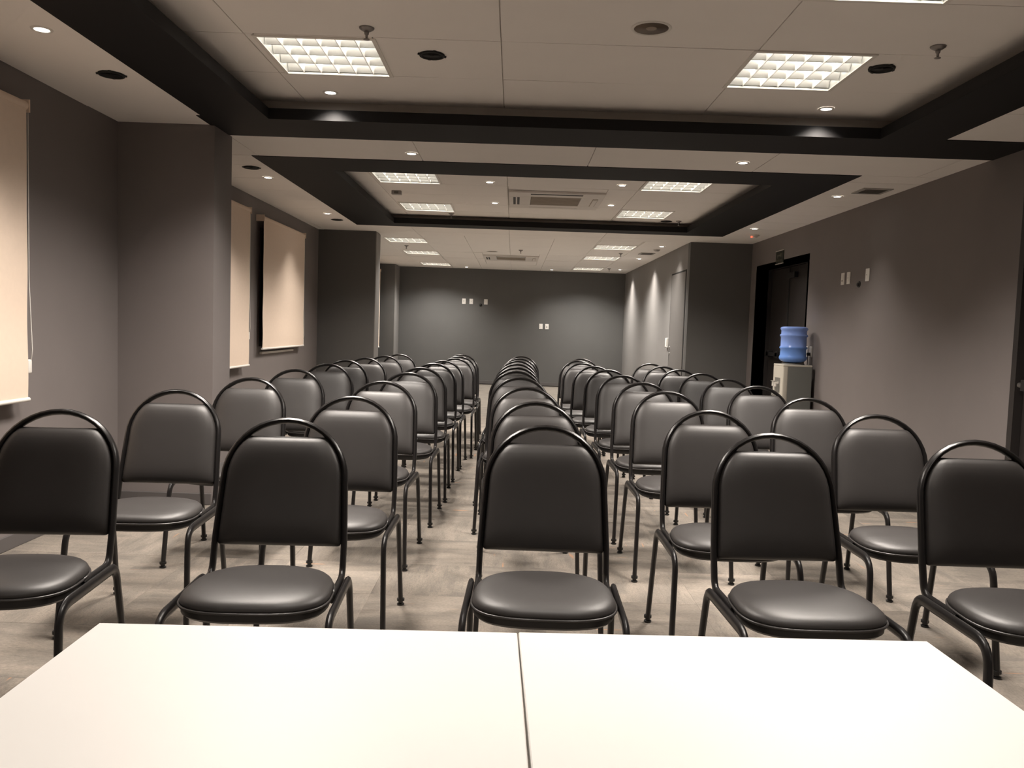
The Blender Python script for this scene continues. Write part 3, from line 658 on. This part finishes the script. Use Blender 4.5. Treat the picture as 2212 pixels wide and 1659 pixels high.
# ------------------------------------------------------------------ hoop-backed chairs
CH = .915
def sup(a, e): return math.copysign(abs(a)**e, a)
def seat_ring(bm, k, z, n=40):
    """one outline of the seat, shrunk by k metres"""
    out = []
    for i in range(n):
        a = 2*math.pi*i/n; c, s = math.cos(a), math.sin(a)
        e = 2/3.0 if s < 0 else 2/2.6
        y = sup(s, e)*(.195-k); x = sup(c, e)*(.212-k)*(1-.10*(y+.2)/.4+.04)
        out.append(bm.verts.new((x, y-.022, z)))
    return out
def loft(bm, rings, cap0=True, cap1=True):
    for a, b in zip(rings, rings[1:]):
        n = len(a)
        for i in range(n): bm.faces.new((a[i], a[(i+1) % n], b[(i+1) % n], b[i]))
    if cap0: bm.faces.new(rings[0][::-1])
    if cap1: bm.faces.new(rings[-1])
def make_chair():
    t = thing('hoop_back_chair', 'x', 'chair', (0, 0, 0), 0, 'black hoop-back chairs in rows')
    X = Vector((1, 0, 0))
    # back hoop
    tilt = math.radians(16.5); bd = Vector((0, math.sin(tilt), math.cos(tilt))); nb = Vector((0, math.cos(tilt), -math.sin(tilt)))
    base = Vector((0, .190, .440)); R = .197; hs = (CH-.0095-base.z)/math.cos(tilt) - R       # length of the straight sides
    pts, wd = [], []
    low = round_path([(.207, -.02, .418), (.207, .185, .418), base + Vector((.2055, 0, 0)) + bd*.20], [.055], 6)
    low = low[:-1] + [base + Vector((.2065, 0, 0)) + bd*.09]
    for i, p in enumerate(low):
        q = low[min(i+1, len(low)-1)]-low[max(i-1, 0)]; pts.append(p); wd.append(X.cross(q.normalized()))
    for k in range(1, 4): pts.append(base + Vector((.2065-.0095*k/3, 0, 0)) + bd*(.09+(hs-.09)*k/3)); wd.append(-nb)
    nA = 20
    for k in range(1, nA): a = math.pi*k/nA; pts.append(base + Vector((R*math.cos(a), 0, 0)) + bd*(hs+R*math.sin(a))); wd.append(-nb)
    half = len(pts)
    mir = [(Vector((-p.x, p.y, p.z)), w) for p, w in zip(pts[:len(low)+3], wd[:len(low)+3])][::-1]
    pts += [p for p, _ in mir]; wd += [w for _, w in mir]
    obj('back_hoop', sweep(pts, wd, .0175, .0102, 10), TUBE, t, smooth=True, angle=50)
    # back pad
    vb, vt = .075, (.853-base.z)/math.cos(tilt); nv, nu = 18, 14
    bm = bmesh.new(); F, B = [], []
    for j in range(nv+1):
        tt = -math.cos(math.pi*j/nv); v = vb + (vt-vb)*(tt+1)/2
        w = (.2065-.0095*min(1, (v-.09)/(hs-.09)) if v < hs else math.sqrt(max(1e-6, R*R-(v-hs)**2))) - .0085
        rb = min(1, (v-vb)/.012); w -= .012*(1-math.sqrt(max(0, 1-(1-rb)**2)))
        rf, rbk = [], []
        for i in range(nu+1):
            s = -math.cos(math.pi*i/nu); g = math.sqrt(max(0, 1-abs(s)**5))*math.sqrt(max(0, 1-abs(tt)**7))
            c0 = base + bd*v + Vector((s*w, 0, 0))
            edge = i in (0, nu) or j in (0, nv)
            f = bm.verts.new(c0 - nb*(.002 + .036*g)); rf.append(f)
            rbk.append(f if edge else bm.verts.new(c0 + nb*(.004 + .012*g)))
        F.append(rf); B.append(rbk)
    for j in range(nv):
        for i in range(nu):
            bm.faces.new((F[j][i], F[j][i+1], F[j+1][i+1], F[j+1][i]))
            q = (B[j][i], B[j+1][i], B[j+1][i+1], B[j][i+1])
            if len(set(q)) >= 3:
                try: bm.faces.new(q)
                except ValueError: pass
    obj('backrest', bm, VINYL, t, smooth=True)
    # seat
    bm = bmesh.new()
    loft(bm, [seat_ring(bm, k, z) for k, z in ((.006, .432), (.001, .437), (.0, .444), (.004, .453), (.013, .461), (.030, .467), (.06, .4715), (.10, .474), (.15, .475), (.185, .4752))])
    st = obj('seat', bm, VINYL, t, smooth=True)
    bm = bmesh.new(); L = [v.co.copy() for v in seat_ring(bm, -.0015, .4335, 48)]; bm.free(); L.append(L[0])
    obj('piping', tube(L, .0042, 6), PIPE, st, smooth=True)
    bm = bmesh.new(); loft(bm, [seat_ring(bm, k, z) for k, z in ((.03, .398), (.012, .402), (.004, .410), (.003, .431))])
    obj('seat_base', bm, PAN, t, smooth=True, angle=40)
    # legs and side rails
    for s in (-1, 1):
        xr = .229
        fl = round_path([(s*.242, -.272, .016), (s*xr, -.222, .415), (s*xr, -.06, .415)], [.075], 7)
        rl = round_path([(s*.238, .262, .016), (s*xr, .185, .415), (s*xr, .06, .415)], [.055], 6)
        for P, fy, fx in ((fl, -.272, .242), (rl, .262, .238)):
            w = [X.cross((P[min(i+1, len(P)-1)]-P[max(i-1, 0)]).normalized()) for i in range(len(P))]
            lg = obj('leg', sweep(P, w, .0180, .0105, 10), TUBE, t, smooth=True, angle=50)
            obj('glide', lathe([(.012, .0), (.016, .002), (.016, .007), (.010, .010), (.010, .017), (.0165, .019), (.0165, .030)], 12, c=(s*fx, fy, 0)), RUB, lg, smooth=True, angle=40)
        obj('side_rail', sweep([(s*xr, -.061, .415), (s*xr, .061, .415)], [(0, 0, 1)]*2, .0180, .0105, 10), TUBE, t, smooth=True, angle=50)
    return t
CHAIRS = dict(
 A=[(-1.523, 2.81), (-1.495, 3.716), (-1.455, 4.646), (-1.455, 5.588), (-1.435, 6.477), (-1.447, 7.218), (-1.382, 7.825), (-1.298, 8.431), (-1.236, 9.038)],
 B=[(-.743, 2.774), (-.701, 3.684), (-.734, 4.738), (-.703, 5.648), (-.703, 6.38), (-.678, 7.157), (-.651, 7.776), (-.583, 8.394), (-.586, 9.012), (-.595, 9.631)],
 C=[(.12, 2.807), (.11, 3.71), (.083, 4.618), (.053, 5.509), (.031, 6.303), (.035, 6.9), (.038, 7.594), (.047, 8.288), (.07, 8.981), (.096, 9.675)],
 D=[(.876, 2.795), (.851, 3.571), (.87, 4.674), (.849, 5.397), (.822, 6.209), (.804, 7.026), (.75, 7.642), (.69, 8.258), (.696, 8.874), (.78, 9.49)],
 E=[(1.56, 2.79), (1.592, 3.626), (1.599, 4.497), (1.603, 5.438), (1.591, 6.175), (1.573, 6.921), (1.498, 7.514), (1.457, 8.108), (1.432, 8.701)])
ROT = {('A', 0): 5, ('A', 1): 3, ('A', 2): 0, ('B', 0): 3, ('B', 1): 0, ('C', 0): -1, ('D', 0): 2, ('D', 1): 0, ('E', 0): 0, ('E', 1): 0}
ORD = ['front row', 'second row', 'third row', 'fourth row', 'fifth row', 'sixth row', 'seventh row', 'eighth row', 'ninth row', 'tenth and last row']
WHERE = dict(A='leftmost column by the blinds', B='second column from the left', C='middle column', D='second column from the right', E='rightmost column by the cooler wall')
ch = make_chair(); first = True
for key, L in CHAIRS.items():
    for k, (x, yt) in enumerate(L):
        r = math.radians(ROT.get((key, k), random.uniform(-2.5, 2.5)))
        yo = .190 + (CH-.44)*math.tan(math.radians(16.5))       # hoop top lies this far behind the chair's origin
        loc = (x + yo*math.sin(r), yt - yo*math.cos(r), 0)
        row = ORD[k]
        lab = 'black vinyl hoop-back chair in the %s, %s' % (row, WHERE[key])
        if first: ch.location = loc; ch.rotation_euler = (0, 0, r); ch['label'] = lab; first = False
        else: dup(ch, loc, r, lab)

# ------------------------------------------------------------------ the two white tables in front
def table(name_lab, x0, x1, yfar, ynear, rot):
    w = x1-x0; d = yfar-ynear
    t = thing('white_table', name_lab, 'table', (x0, yfar, 0), math.radians(rot), 'white laminate tables pushed together')
    obj('tabletop', bx(0, w, -d, 0, .715, .74, bev=.0015, seg=1), LAM, t)
    obj('edge_band', boxes((.0005, w-.0005, -.0004, .0008, .716, .7385)), EDGE, t)
    for lx in (.05, w-.05):
        for ly in (-.05, -d+.05):
            lg = obj('leg', bx(lx-.02, lx+.02, ly-.02, ly+.02, .012, .69, bev=.003), LEGM, t)
            obj('foot', lathe([(.022, 0), (.022, .013)], 12, c=(lx, ly, 0)), RUB, lg)
    obj('apron', boxes((.05, w-.05, -.06, -.04, .655, .715), (.05, w-.05, -d+.04, -d+.06, .655, .715), (.04, .06, -d+.05, -.05, .655, .715), (w-.06, w-.04, -d+.05, -.05, .655, .715)), LEGM, t)
table('white laminate table, left one of the pair in the foreground', -.658, .0215, 1.322, .60, 1.55)
table('white laminate table, right one of the pair in the foreground', .0235, .708, 1.343, .62, 1.75)
